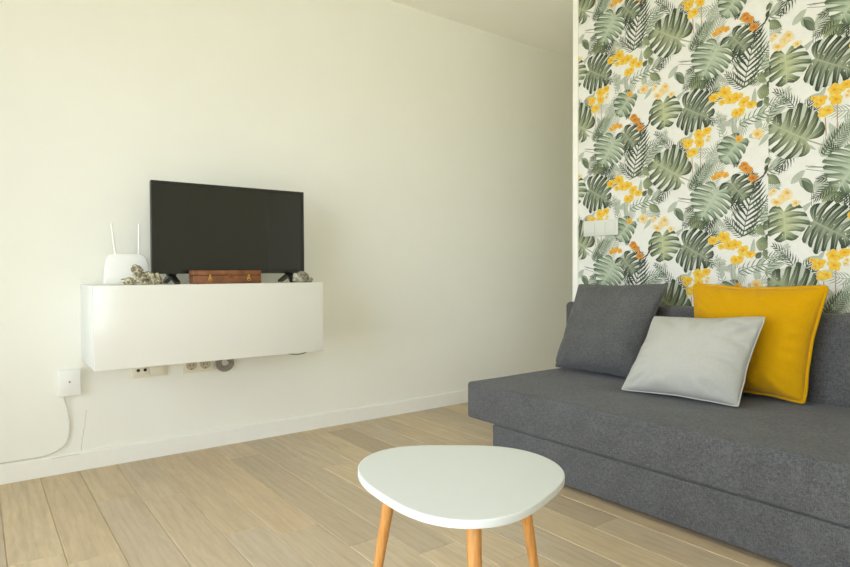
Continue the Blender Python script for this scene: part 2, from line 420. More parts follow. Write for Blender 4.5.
def monstera(P, A, T, hw, n, pal, seed):
    """split leaf: solid blade shaded lobe by lobe, cut by slits that run in from the rim"""
    rnd = random.Random(seed); core, mid, edge = PAL[pal]
    dx, dy = T[0]-A[0], T[1]-A[1]; L = math.hypot(dx, dy); ux, uy = dx/L, dy/L
    def W(x, y): return (A[0]+ux*x-uy*y, A[1]+uy*x+ux*y)
    asym = rnd.uniform(-.1, .1)
    for sd in (1, -1):
        h = hw*(1+sd*asym)
        br = [rnd.uniform(-.18, .22) for _ in range(n+1)]; reach = [rnd.uniform(.93, 1.06) for _ in range(n+1)]
        def rim(t):
            x = L*(-.30+1.30*t**.92+.06*math.sin(PI*t)); y = h*max(0, math.sin(PI*(.10+.90*t)))**.72
            k = min(n-1, int(t*n)); f = t*n-k
            g = reach[k]*(1-.15*abs(2*f-1)**2.6)
            bx = L*.1
            return (bx+(x-bx)*g, y*g*sd)
        def rib(t): return (L*.86*max(0, (t-.12)/.88)**1.25, 0)
        def at(t, r):
            b, o = rib(t), rim(t)
            # side veins sweep forward towards the rim
            sw = .10*L*math.sin(PI*r)*(1-t)
            return W(b[0]+(o[0]-b[0])*r-sw*.6, b[1]+(o[1]-b[1])*r)
        def col(t, r):
            k = min(n-1, int(t*n-1e-6)); f = t*n-k
            v = r*.95+br[k]+.80*(f-.5)*sd*min(1, r*3)
            c = mixc(core, mid, v*2) if v < .5 else mixc(mid, edge, (v-.5)*1.9)
            return c
        R = (0, .18, .4, .62, .82, 1.0); m = n*4
        P.layer += 1
        for i in range(m):
            t0, t1 = i/m, (i+1)/m; e = 1e-4
            for r0, r1 in zip(R, R[1:]):
                P.poly([at(t0, r0), at(t1, r0), at(t1, r1), at(t0, r1)], [col(t0+e, r0), col(t1-e, r0), col(t1-e, r1), col(t0+e, r1)], 0)
        lc = mixc(core, (228, 230, 200), .35)
        P.layer += 1
        for k in range(n):                       # light side veins
            t = (k+.5)/n
            pv = [at(t, r) for r in (0, .3, .6, .85)]
            ribbon(P, pv, [hw*.020, hw*.015, hw*.010, hw*.004], [lc]*4, [mixc(lc, mid, .4)]*4, [mixc(lc, mid, .4)]*4)
        P.layer += 1
        for k in range(1, n):                    # slits
            if rnd.random() < .08: continue
            t = k/n; d = rnd.uniform(.26, .48); w = rnd.uniform(.12, .25)/n
            a, b, c = at(t-w, 1.03), at(t+w, 1.03), at(t, d)
            q0, q1 = at(t-w*.85, (1.03+d)/2), at(t+w*.85, (1.03+d)/2)
            sl = mixc(BG, (206, 214, 196), rnd.random())
            P.poly([a, b, q1, c, q0], [sl]*5, 0)
            if rnd.random() < .5:                # small hole beside the midrib
                hc = at(t+.3/n, .24); rr = hw*.022
                P.poly([(hc[0]+math.cos(z*PI/3)*rr, hc[1]+math.sin(z*PI/3)*rr*1.4) for z in range(6)], [sl]*6, 0)
    P.layer += 1
    pts = [W(L*k/6, 0) for k in range(7)]
    lc = mixc(core, (230, 232, 200), .4)
    ribbon(P, pts, [hw*.04*(1-.13*k) for k in range(7)], [lc]*7, [mixc(core, mid, .3)]*7, [core]*7)
def feather(P, B, M, T, ll, lr, n, pal):
    core, mid, edge = PAL[pal]; rnd = random.Random(int(abs(B[0]*1e4))+n)
    rach = bez(B, M, T, n); L0 = P.layer
    for i in range(n+1):
        a, b = rach[max(0, i-1)], rach[min(n, i+1)]
        d = math.atan2(b[1]-a[1], b[0]-a[0]); f = i/n
        s = .55+.75*math.sin(PI*(.15+.8*f)); 
        for sd, le in ((1, ll), (-1, lr)):
            an = d+sd*math.radians(58-26*f); l = le*s*rnd.uniform(.88, 1.1)
            an2 = an-sd*.25
            p0 = rach[i]; p1 = (p0[0]+math.cos(an)*l*.5, p0[1]+math.sin(an)*l*.5); p2 = (p1[0]+math.cos(an2)*l*.5, p1[1]+math.sin(an2)*l*.5)
            P.layer = L0+1+(i % 2)*2+(sd > 0)
            w = max(.0028, le*.062); c = mixc(mid, edge, rnd.random())
            ribbon(P, [p0, p1, p2], [w*.5, w, w*.05], [c]*3, [edge]*3, [mid]*3)
    P.layer = L0+5
    ribbon(P, rach, [.0022]*(n+1), [mid]*(n+1), [edge]*(n+1), [core]*(n+1))
def ellipse_leaf(P, B, T, hw, pal):
    core, mid, edge = PAL[pal]
    pts = [(B[0]+(T[0]-B[0])*k/8, B[1]+(T[1]-B[1])*k/8) for k in range(9)]
    hws = [hw*max(.03, math.sin(PI*min(1, (k/8)*.97+.02)**.85)) for k in range(9)]
    P.layer += 1
    ribbon(P, pts, hws, [mixc(core, mid, k/8) for k in range(9)], [mixc(mid, edge, k/10) for k in range(9)], [mixc(mid, core, .3)]*9)
    P.layer += 1
    for k in range(1, 8):
        for sd in (1, -1):
            dx, dy = T[0]-B[0], T[1]-B[1]; L = math.hypot(dx, dy); ux, uy = dx/L, dy/L
            p = pts[k]; q = (p[0]+ux*hw*.5-uy*sd*hws[k]*.9, p[1]+uy*hw*.5+ux*sd*hws[k]*.9)
            ribbon(P, [p, q], [.0012, .0006], [edge]*2, [mid]*2, [mid]*2)
def blossom(P, C, r, pal, i):
    lt, md, dk = FLW[pal]; rnd = random.Random(int(abs(C[0]*9173+C[1]*331)*10)+i)
    a0 = rnd.uniform(0, 6.28); sq = rnd.uniform(.62, 1)
    for k in range(5):
        a = a0+k*2*PI/5+rnd.uniform(-.15, .15); l = r*rnd.uniform(.8, 1.3)
        pts = [(C[0]+math.cos(a)*l*t, C[1]+math.sin(a)*l*t*sq) for t in (0, .3, .6, .85, 1.0)]
        P.layer += 1
        c0 = mixc(md, dk, rnd.random()*.55); c1 = mixc(lt, md, rnd.random()*.8)
        ribbon(P, pts, [r*v for v in (.12, .34, .46, .36, .05)], [c0, md, c1, c1, lt], [md, c1, c1, lt, lt], [c0, md, md, c1, c1])
    n = 7; rr = r*(.36 if pal == 'cream' else .2); P.layer += 1
    P.poly([(C[0]+math.cos(2*PI*k/n)*rr, C[1]+math.sin(2*PI*k/n)*rr*sq) for k in range(n)], [mixc(dk, md, (k % 2)*.5) for k in range(n)])
def clip(poly, x0, x1, z0, z1):
    for ax, val, keep in ((0, x0, 1), (0, x1, -1), (1, z0, 1), (1, z1, -1)):
        out = []
        for i in range(len(poly)):
            a, b = poly[i-1], poly[i]; da, db = (a[0][ax]-val)*keep, (b[0][ax]-val)*keep
            if (da >= 0) != (db >= 0):
                t = da/(da-db); out.append((tuple(a[0][q]+(b[0][q]-a[0][q])*t for q in (0, 1)), mixc(a[1], b[1], t)))
            if db >= 0: out.append(b)
        poly = out
        if len(poly) < 3: return []
    return poly
def build_wallpaper():
    P = Print()
    rnd = random.Random(21)
    for k in range(46):                          # faint foliage behind everything
        c = (rnd.uniform(-.1, .56), rnd.uniform(1.55, 2.32)); a = rnd.uniform(0, 6.28); l = rnd.uniform(.05, .12)
        t = (c[0]+math.cos(a)*l, c[1]+math.sin(a)*l)
        if k % 3 == 0: ellipse_leaf(P, c, t, l*rnd.uniform(.12, .24), 'pale')
        elif k % 3 == 1: feather(P, c, (c[0]+math.cos(a+.3)*l*.6, c[1]+math.sin(a+.3)*l*.6), t, l*.4, l*.4, 8, 'faint')
        else: ellipse_leaf(P, c, t, l*rnd.uniform(.10, .18), 'faint')
    for m in MOTIFS:
        k = m[0]
        if k == 'mon' and m[5] in ('dark', 'light', 'olive'):      # dark undergrowth behind the big leaves
            a0 = math.atan2(m[2][1]-m[1][1], m[2][0]-m[1][0])
            for q in range(4):
                a = a0+rnd.uniform(-1.9, 1.9); l = m[3]*rnd.uniform(1.1, 1.5); b = (m[1][0]+math.cos(a0)*m[3]*.4, m[1][1]+math.sin(a0)*m[3]*.4)
                e = (b[0]+math.cos(a)*l, b[1]+math.sin(a)*l)
                if 1: feather(P, b, (b[0]+math.cos(a+.2)*l*.5, b[1]+math.sin(a+.2)*l*.5), e, l*.3, l*.3, 9, 'deep')
        if k == 'mon': monstera(P, m[1], m[2], m[3]*1.12, *m[4:])
        elif k == 'fea': feather(P, *m[1:])
        elif k == 'elp': ellipse_leaf(P, *m[1:])
        elif k == 'orc': blossom(P, *m[1:])
        elif k == 'lin':
            P.layer += 1
            n = len(m[1]); c = [m[3]]*n; ribbon(P, m[1], [m[2]/2]*n, c, c, c)
    X0, PW, PH = -2.058, .657, .772
    xa, xb, za, zb = XE+.03, XR, .0, ZC
    bm = bmesh.new(); lay = bm.loops.layers.float_color.new('print')
    def emit(poly, y):
        vs = [bm.verts.new((p[0][0], y, p[0][1])) for p in poly]
        try: f = bm.faces.new(vs)
        except ValueError: return
        for l, p in zip(f.loops, poly): l[lay] = tuple(lin1(v*INK) for v in p[1])+(1,)
    emit([((xa, za), BG), ((xb, za), BG), ((xb, zb), BG), ((xa, zb), BG)], YB)
    seam = X0+PW+.002
    for reg in (0, 1):
        rx0, rx1 = (xa, seam) if reg == 0 else (seam, xb)
        for i in range(-2, 6):
            for j in range(-5, 6):
                ox = X0+i*PW; oz = -i*PH/2+j*PH+(.475 if reg else 0)
                for pts, cols, ly in P.f:
                    x_ = min(p[0] for p in pts)+ox; X_ = max(p[0] for p in pts)+ox
                    z_ = min(p[1] for p in pts)+oz; Z_ = max(p[1] for p in pts)+oz
                    if X_ < rx0 or x_ > rx1 or Z_ < .6 or z_ > zb: continue
                    if x_ > .2: continue
                    q = clip([((p[0]+ox, p[1]+oz), c) for p, c in zip(pts, cols)], rx0, rx1, .6, zb)
                    if q: emit(q, YB-.0002-ly*3e-6)
    for f in bm.faces: 
        if f.normal.y > 0 or f.calc_center_median().y < 0: pass
    bmesh.ops.recalc_face_normals
    bm.normal_update()
    flip = [f for f in bm.faces if f.normal.y > 0]
    bmesh.ops.reverse_faces(bm, faces=flip)
    N = NT('botanical_wallpaper'); N.set(Roughness=.7); N.b.inputs['Specular IOR Level'].default_value = .25
    at = N.n('ShaderNodeAttribute', attribute_name='print'); o = N.obj()
    nz = N.noise(26, 5, .65, o)
    g = N.ramp(nz, [(.3, (.93, .935, .92, 1)), (.65, (1.02, 1.02, 1.02, 1))])
    N.l(N.mix(.8, at.outputs['Color'], N.mix(1.0, at.outputs['Color'], g, 'MULTIPLY')), N.b.inputs['Base Color'])
    o = link('wallpaper', bm, N.m, WBK)
    return o
build_wallpaper()

# ------------------------------------------------------------------ sofa
SX0, SX1, SY = -2.478, -.47, 2.138
sofa = thing('sofa', 'charcoal grey fabric sofa without armrests, standing against the leaf-patterned wallpaper', 'sofa', (-1.47, 2.65, 0))
def rel(o):
    """children are modelled in world space: keep them there"""
    p = o.parent; p_m = Matrix.LocRotScale(p.location, p.rotation_euler, None); o.matrix_parent_inverse = p_m.inverted(); return o
def soft_box(name, x0, x1, y0, y1, z0, z1, bev, mat, parent, crown=0.0, cuts=14, seed=0, amp=.003):
    bm = bmesh.new(); box(bm, x0, x1, y0, y1, z0, z1)
    es = [e for e in bm.edges if abs((e.verts[0].co-e.verts[1].co).x) > .3]
    bmesh.ops.subdivide_edges(bm, edges=es, cuts=cuts, use_grid_fill=True)
    es = [e for e in bm.edges if abs((e.verts[0].co-e.verts[1].co).y) > .3]
    if es: bmesh.ops.subdivide_edges(bm, edges=es, cuts=6, use_grid_fill=True)
    es = [e for e in bm.edges if e.is_boundary is False and e.calc_face_angle(0) > .5]
    bmesh.ops.bevel(bm, geom=es, offset=bev, segments=5, profile=.55, affect='EDGES')
    cx, cy = (x0+x1)/2, (y0+y1)/2
    for v in bm.verts:
        u, w = (v.co.x-cx)/((x1-x0)/2), (v.co.y-cy)/((y1-y0)/2)
        if v.co.z > (z0+z1)/2: v.co.z += crown*(1-u**6)*(1-min(1, w*w))
        n = noise.noise(v.co*4+Vector((seed, 0, 0)))
        v.co.z += amp*n*(1 if v.co.z > z0+.02 else 0); v.co.y += amp*noise.noise(v.co*5+Vector((0, seed+3, 0)))*.6
    return rel(link(name, bm, mat, parent, smooth=True, angle=60))
soft_box('base', -2.277, -.62, 2.141, 3.0, .022, .2022, .007, M_SOFA, sofa, 0, 8, 2, .001)
soft_box('seat', SX0, SX1, SY, 3.045, .203, .398, .020, M_SOFA, sofa, .006, 16, 5, .003)
soft_box('backrest', -2.558, SX1+.02, 3.04, 3.2, .25, .8, .03, M_SOFA, sofa, 0, 14, 9, .003)
for x in (-2.2, -.72):
    for y in (2.22, 2.9):
        bm = bmesh.new(); bmesh.ops.create_cone(bm, cap_ends=True, segments=20, radius1=.022, radius2=.026, depth=.024, matrix=Matrix.Translation((x, y, .012)))
        rel(link('foot', bm, M_BLACKP, sofa, True))

# ------------------------------------------------------------------ cushions
def cushion(name, label, corners, thick, mat, seed, pip=.003, pull=.06, group='cushions leaning on the sofa', wr=.006, fold=.006):
    """corners BL, BR, TR, TL in world space, seen from the front"""
    BL, BR, TR, TL = [Vector(c) for c in corners]
    cen = (BL+BR+TR+TL)/4; nrm = ((BR-BL).cross(TL-BL)).normalized()
    t = thing(name, label, 'cushion', cen)
    n = 64; rnd = random.Random(seed)
    def nz(x, y, z): return noise.noise(Vector((x+seed*3.1, y-seed*1.7, z+seed)))
    def base(u, v):
        # edges curve in between the corners, corners are rounded off, the outline wavers
        pu = u*(1-pull*(1-v*v)-.022*abs(u)**3*abs(v)**9); pv = v*(1-pull*(1-u*u)-.022*abs(v)**3*abs(u)**9)
        pu += .016*nz(v*2.4, u, 0)*(1-v**4); pv += .016*nz(u*2.4, 5+v, 2)*(1-u**4)
        a, b = (pu+1)/2, (pv+1)/2
        p = BL*(1-a)*(1-b)+BR*a*(1-b)+TR*a*b+TL*(1-a)*b
        # the rim itself swings forwards and backwards a little
        return p+nrm*(.010*nz(u*1.7, v*1.7, 7)*max(abs(u), abs(v))**4*(1 if v > -.9 else .2))
    def height(u, v):
        e = (1-abs(u)**2.6)*(1-abs(v)**2.6)
        h = max(0, e)**.5
        d = max(abs(u), abs(v))
        w = wr*1.4*nz(u*1.6, v*1.6, 0)*h
        ang = math.atan2(v, u)
        k = nz(math.cos(ang)*3.4, math.sin(ang)*3.4, 4)+.6*nz(math.cos(ang)*8, math.sin(ang)*8, 9)
        w += wr*2.4*k*math.exp(-((d-.80)/.15)**2)
        if u > .35:                               # folds drawn in from the right-hand edge
            for v0, amp in ((.62, .7), (.22, 1.0), (-.28, .8), (-.66, .5)):
                q = (v-v0)-.42*(1-u)+.05*math.sin(7*u+seed)
                w -= fold*amp*math.exp(-(q/.075)**2)*min(1, (u-.35)/.3)*min(1, (1-u)/.08)
        # slumped: fuller below the middle
        return (h*thick/2)*(1-.16*v)+w*min(1, h*2.2)
    def side(s):
        return [[None]*(n+1) for _ in range(n+1)]
    bm = bmesh.new(); F = {}; B = {}
    for i in range(n+1):
        for j in range(n+1):
            u = math.sin((i/n*2-1)*PI/2*.96)/math.sin(PI/2*.96); v = math.sin((j/n*2-1)*PI/2*.96)/math.sin(PI/2*.96)
            p = base(u, v); h = height(u, v)
            edge = i in (0, n) or j in (0, n)
            if edge: F[i, j] = B[i, j] = bm.verts.new(p)
            else: F[i, j] = bm.verts.new(p+nrm*h); B[i, j] = bm.verts.new(p-nrm*h*.9)
    for i in range(n):
        for j in range(n):
            bm.faces.new((F[i, j], F[i+1, j], F[i+1, j+1], F[i, j+1]))
            q = (B[i, j], B[i, j+1], B[i+1, j+1], B[i+1, j])
            if len(set(q)) == 4:
                try: bm.faces.new(q)
                except ValueError: pass
    bmesh.ops.recalc_face_normals(bm, faces=bm.faces)
    loop = [(i, 0) for i in range(n)]+[(n, j) for j in range(n)]+[(n-i, n) for i in range(n)]+[(0, n-j) for j in range(n)]
    ring = [F[k].co.copy() for k in loop]
    rel(link('cover', bm, mat, t, True, 75))
    bm = bmesh.new()
    m = 7; rs = []
    for q in range(len(ring)):
        p = ring[q]; d = (ring[(q+1) % len(ring)]-ring[q-1]).normalized(); o = d.cross(nrm).normalized()
        c = p+o*pip*.5
        rs.append([bm.verts.new(c+(o*math.cos(2*PI*k/m)*1.5+nrm*math.sin(2*PI*k/m))*pip) for k in range(m)])
    for a, b in zip(rs, rs[1:]+rs[:1]):
        for k in range(m): bm.faces.new((a[k], a[(k+1) % m], b[(k+1) % m], b[k]))
    bmesh.ops.recalc_face_normals(bm, faces=bm.faces)
    rel(link('piping', bm, mat, t, True, 80))
    return t
cushion('cushion', 'charcoal grey square cushion leaning at the left end of the grey sofa',
        [(-2.43, 2.80, .418), (-1.915, 2.83, .418), (-1.788, 2.965, .930), (-2.392, 2.975, .916)], .21, M_CUSHG, 3, pip=.0022, pull=.045)
cushion('cushion', 'mustard yellow cushion with stitched flange leaning on the grey sofa back, behind the pale one',
        [(-1.62, 2.88, .418), (-1.107, 2.905, .416), (-1.036, 2.955, .926), (-1.64, 2.955, .925)], .19, M_CUSHY, 8, pip=.006, pull=.075)
cushion('cushion', 'pale grey square cushion propped against the mustard yellow cushion',
        [(-1.775, 2.528, .416), (-1.246, 2.608, .414), (-1.198, 2.745, .795), (-1.722, 2.725, .769)], .19, M_CUSHL, 6, pip=.0026, pull=.06, wr=.009, fold=.013)

# ------------------------------------------------------------------ coffee table
TC = Vector((-1.25, 1.065, 0)); TZ = .45
tab = thing('coffee_table', 'small white rounded-triangle coffee table on splayed beech legs, in front of the sofa', 'table', TC)
co = [0.2828, 0.012, -0.0179, 0.0055, -0.0004, -0.0096, -0.0211, -0.0036, 0.0005, -0.0038, -0.0013]
def tr(th, r0=0):
    r = co[0]
    for k in range(1, 6): r += co[2*k-1]*math.cos(k*th)+co[2*k]*math.sin(k*th)
    return r
TO = Vector((-1.26, 1.07, 0))
bm = bmesh.new(); N_ = 120
rings = []
for dz, inset in ((0, .03), (0, .0055), (-.0001, .0035), (-.0008, .0012), (-.0022, 0), (-.0182, 0), (-.0198, .001), (-.0205, .004), (-.0205, .03)):
    rings.append([bm.verts.new((TO.x+math.cos(2*PI*k/N_)*(tr(2*PI*k/N_)-inset), TO.y+math.sin(2*PI*k/N_)*(tr(2*PI*k/N_)-inset), TZ+dz)) for k in range(N_)])
for a, b in zip(rings, rings[1:]):
    for k in range(N_): bm.faces.new((a[k], b[k], b[(k+1) % N_], a[(k+1) % N_]))
bm.faces.new(rings[0]); bm.faces.new(rings[-1][::-1])
bmesh.ops.recalc_face_normals(bm, faces=bm.faces)
rel(link('tabletop', bm, M_TABLE, tab, True, 35))
LC = Vector((-1.23, 1.04, 0))
for an, r0, r1 in ((88, .215, .30), (208, .205, .285), (328, .205, .27)):
    d = Vector((math.cos(math.radians(an)), math.sin(math.radians(an)), 0))
    a = LC+d*r0+Vector((0, 0, TZ-.0205)); b = LC+d*r1
    bm = bmesh.new(); tube(bm, [a, a.lerp(b, .04), a.lerp(b, .5), a.lerp(b, .97), b], [.0185, .0185, .0155, .0115, .0105], 24)
    bmesh.ops.recalc_face_normals(bm, faces=bm.faces)
    lo = min(v.co.z for v in bm.verts)
    for v in bm.verts:
        if v.co.z < .004: v.co.z = max(v.co.z, 0.0005)
        v.co.z = min(v.co.z, TZ-.0205)
    rel(link('leg', bm, M_LEG, tab, True, 50))

# ------------------------------------------------------------------ wall-hung media console
CX, CY0, CY1, CZ0, CZ1 = -3.05, .425, 1.569, .553, .9395
con = thing('media_console', 'wall-hung glossy white media console below the television', 'cabinet', ((XL+CX)/2, 1.0, CZ0))
rel(boxobj('body', XL, CX-.02, CY0+.003, CY1-.003, CZ0+.002, CZ1-.002, M_CARC, con, .002, 2))
rel(boxobj('door', CX-.018, CX, CY0, CY1, CZ0, CZ1, M_GLOSS, con, .0022, 3))

# ------------------------------------------------------------------ television
TX, TY0, TY1, TZ0, TZ1 = -3.2, .705, 1.524, .991, 1.456
tv = thing('television', 'black flat-screen television standing on the white wall-hung console', 'television', (TX-.03, 1.11, CZ1))
bm = bmesh.new(); box(bm, TX-.028, TX, TY0, TY1, TZ0, TZ1, .004, 2)
# recess for the screen
rel(link('housing', bm, M_BLACKP, tv, True))
bm = bmesh.new()
def frame(bm, x0, x1, oy0, oy1, oz0, oz1, iy0, iy1, iz0, iz1):
    for a in ((oy0, oy1, iz1, oz1), (oy0, oy1, oz0, iz0), (oy0, iy0, iz0, iz1), (iy1, oy1, iz0, iz1)):
        box(bm, x0, x1, a[0], a[1], a[2], a[3])
frame(bm, TX-.002, TX+.005, TY0, TY1, TZ0, TZ1, TY0+.016, TY1-.014, TZ0+.024, TZ1-.013)
M_BEZEL = plain('gloss_black_bezel', rgb(30, 29, 25), .22, .5)
rel(link('bezel', bm, M_BEZEL, tv))
M_SCREEN = plain('dark_screen_glass', rgb(33, 32, 26), .03, .5)
rel(boxobj('screen', TX-.001, TX+.0018, TY0+.015, TY1-.013, TZ0+.023, TZ1-.012, M_SCREEN, tv))
bm = bmesh.new(); box(bm, TX-.06, TX-.026, TY0+.15, TY1-.15, TZ0+.04, TZ0+.3, .012, 2)
rel(link('rear_cover', bm, M_BLACKP, tv, True))
for s, yc in ((1, TY0+.095), (-1, TY1-.085)):
    bm = bmesh.new()
    # splayed foot: neck under the screen with a front and a rear bar
    prism(bm, [(yc-.028, TZ0+.004), (yc+.028, TZ0+.004), (yc+.02, TZ0-.012), (yc-.02, TZ0-.012)], 'x', TX-.024, TX-.006)
    for xe, w in ((TX+.058, s*.012), (TX-.14, -s*.0)):
        a = Vector((TX-.015, yc, TZ0-.012)); b = Vector((xe, yc+w, CZ1+.006))
        d = (b-a); sd = d.cross(Vector((0, 0, 1))).normalized()*.014
        vs = []
        for p, h in ((a, .016), (b, .006)):
            for q in (p+sd+Vector((0, 0, h)), p-sd+Vector((0, 0, h)), p-sd-Vector((0, 0, .0055)), p+sd-Vector((0, 0, .0055))): vs.append(bm.verts.new(q))
        for k in range(4): bm.faces.new((vs[k], vs[(k+1) % 4], vs[4+(k+1) % 4], vs[4+k]))
        bm.faces.new(vs[:4][::-1]); bm.faces.new(vs[4:])
    bmesh.ops.recalc_face_normals(bm, faces=bm.faces)
    rel(link('stand_foot', bm, M_BEZEL, tv))
bm = bmesh.new()
box(bm, TX+.0045, TX+.0056, (TY0+TY1)/2-.02, (TY0+TY1)/2+.02, TZ0+.009, TZ0+.0135)
rel(link('badge', bm, plain('grey_badge', rgb(120, 118, 110), .4), tv))

# ------------------------------------------------------------------ router
rt = thing('wireless_router', 'white upright wireless router with two thin antennas, left of the television', 'router', (-3.3, .61, CZ1))
def sup(yc, hw_b, hw_t, z0, h, n=40):
    out = []
    for k in range(n+1):
        a = PI*k/n
        c, s = math.cos(a), math.sin(a)
        y = math.copysign(abs(c)**.34, c); z = abs(s)**.34
        out.append((yc-y*(hw_b+(hw_t-hw_b)*z), z0+h*z))
    return out
bm = bmesh.new(); prism(bm, sup(.614, .106, .096, CZ1+.004, .149), 'x', -3.328, -3.292)
es = [e for e in bm.edges if abs(e.verts[0].co.x-e.verts[1].co.x) < 1e-6]
bmesh.ops.bevel(bm, geom=es, offset=.008, segments=4, profile=.5, affect='EDGES')
rel(link('shell', bm, M_PLAST, rt, True, 30))
bm = bmesh.new(); prism(bm, [(.515, CZ1), (.707, CZ1), (.70, CZ1+.01), (.522, CZ1+.01)], 'x', -3.345, -3.285)
rel(link('stand', bm, M_PLAST, rt))
for a, b in (((-3.322, .566, 1.07), (-3.325, .548, 1.244)), ((-3.322, .672, 1.07), (-3.323, .675, 1.245))):
    bm = bmesh.new(); A, B = Vector(a), Vector(b)
    tube(bm, [A, A.lerp(B, .16), A.lerp(B, .18), A.lerp(B, .97), B], [.0068, .0068, .0055, .0048, .003], 12)
    rel(link('antenna', bm, M_PLAST, rt, True, 50))

# ------------------------------------------------------------------ brown leather case on the console
M_LEATH = NT('tan_leather'); M_LEATH.set(Roughness=.5)
_o = M_LEATH.obj(); _a = M_LEATH.noise(14, 5, .65, _o); _b = M_LEATH.noise(160, 3, .6, _o)
M_LEATH.l(M_LEATH.ramp(_a, [(.28, rgb(88, 52, 28)), (.5, rgb(124, 77, 42)), (.72, rgb(152, 98, 56))]), M_LEATH.b.inputs['Base Color']); M_LEATH.bump(_b, .25, .0012)
M_LEATH = M_LEATH.m
M_BRASS = plain('worn_brass', rgb(186, 144, 74), .4, .5, metal=.6)
M_SEAM = plain('dark_seam', rgb(62, 34, 22), .7)
cs = thing('storage_case', 'flat brown leather case with brass clasps, lying in front of the television', 'case', (-3.115, 1.055, CZ1))
KX0, KX1, KY0, KY1 = -3.17, -3.085, .8735, 1.2235
rel(boxobj('body', KX0, KX1, KY0, KY1, CZ1+.0003, CZ1+.042, M_LEATH, cs, .004, 3))
rel(boxobj('lid', KX0-.001, KX1+.001, KY0-.001, KY1+.001, CZ1+.0435, CZ1+.0685, M_LEATH, cs, .005, 3))
rel(boxobj('seam', KX0+.003, KX1-.003, KY0+.003, KY1-.003, CZ1+.041, CZ1+.0445, M_SEAM, cs))
for y in (.955, 1.155):
    bm = bmesh.new()
    box(bm, KX1, KX1+.003, y-.009, y+.009, CZ1+.022, CZ1+.031, .001, 1)
    box(bm, KX1+.001, KX1+.005, y-.0045, y+.0045, CZ1+.030, CZ1+.047, .001, 1)
    tube(bm, [(KX1+.004, y+math.cos(a)*.010, CZ1+.023-math.sin(a)*.009) for a in [PI*k/10 for k in range(11)]], .0017, 8)
    rel(link('clasp', bm, M_BRASS, cs))
bm = bmesh.new(); box(bm, KX1, KX1+.004, 1.045, 1.069, CZ1+.030, CZ1+.046, .0015, 1); box(bm, KX1+.003, KX1+.006, 1.052, 1.062, CZ1+.037, CZ1+.052, .001, 1)
rel(link('lock_plate', bm, plain('dull_brass', rgb(120, 84, 46), .45, .5, metal=.5), cs))

# ------------------------------------------------------------------ coral pieces
def coral(name, label, lumps, base, mat, seed, spike):
    bm = bmesh.new()
    for x, y, z, rx, ry, rz in lumps:
        r = bmesh.ops.create_icosphere(bm, subdivisions=4, radius=1.0)
        for v in r['verts']:
            d = v.co.normalized()
            p = Vector((d.x*rx, d.y*ry, d.z*rz))+Vector((x, y, z))
            f = 1+spike*noise.noise(p*60+Vector((seed, 0, 0)))+spike*.8*noise.noise(p*130+Vector((0, seed, 0)))
            cell = noise.cell(p*90)
            v.co = Vector((d.x*rx*f, d.y*ry*f, d.z*rz*f))+Vector((x, y, z))+d*.002*cell
    for v in bm.verts: v.co.z = max(v.co.z, CZ1+.0005)
    o = link(name, bm, mat, None, True, 70)
    c = Vector(base); o.data.transform(Matrix.Translation(-c)); o.location = c
    return tag(o, label, 'coral', None)
def mat_coral(name, a, b, c):
    N = NT(name); N.set(Roughness=.9); N.b.inputs['Specular IOR Level'].default_value = .2; o = N.obj()
    n1 = N.noise(34, 4, .7, o); n2 = N.noise(110, 3, .75, o)
    N.l(N.ramp(N.math('ADD', N.math('MULTIPLY', n1, .55), N.math('MULTIPLY', n2, .45)), [(.38, a), (.49, b), (.6, c)]), N.b.inputs['Base Color'])
    N.bump(n2, .6, .004); return N.m
coral('coral', 'knobbly brown and cream coral cluster lying in front of the white router',
      [(-3.13, .592, .957, .024, .027, .02), (-3.13, .567, .957, .014, .016, .010), (-3.125, .630, .975, .025, .026, .03), (-3.128, .624, 1.010, .020, .024, .024), (-3.13, .618, 1.026, .013, .015, .012),
       (-3.125, .662, .972, .028, .03, .031), (-3.12, .690, .963, .026, .026, .027), (-3.12, .712, .966, .022, .02, .026), (-3.115, .643, .955, .03, .028, .016), (-3.12, .728, .955, .016, .012, .016), (-3.11, .70, .95, .02, .03, .012)],
      (-3.125, .645, CZ1), mat_coral('brown_coral', rgb(54, 54, 40), rgb(142, 136, 110), rgb(226, 218, 192)), 4, .34)
coral('coral', 'pale grey porous coral lump at the right end of the white console',
      [(-3.092, 1.447, .967, .03, .031, .029), (-3.094, 1.425, .958, .022, .018, .02), (-3.09, 1.478, .962, .027, .026, .026), (-3.09, 1.503, .954, .022, .018, .017), (-3.092, 1.462, .984, .018, .02, .02)],
      (-3.092, 1.46, CZ1), mat_coral('grey_coral', rgb(62, 58, 44), rgb(134, 130, 112), rgb(190, 186, 168)), 9, .24)

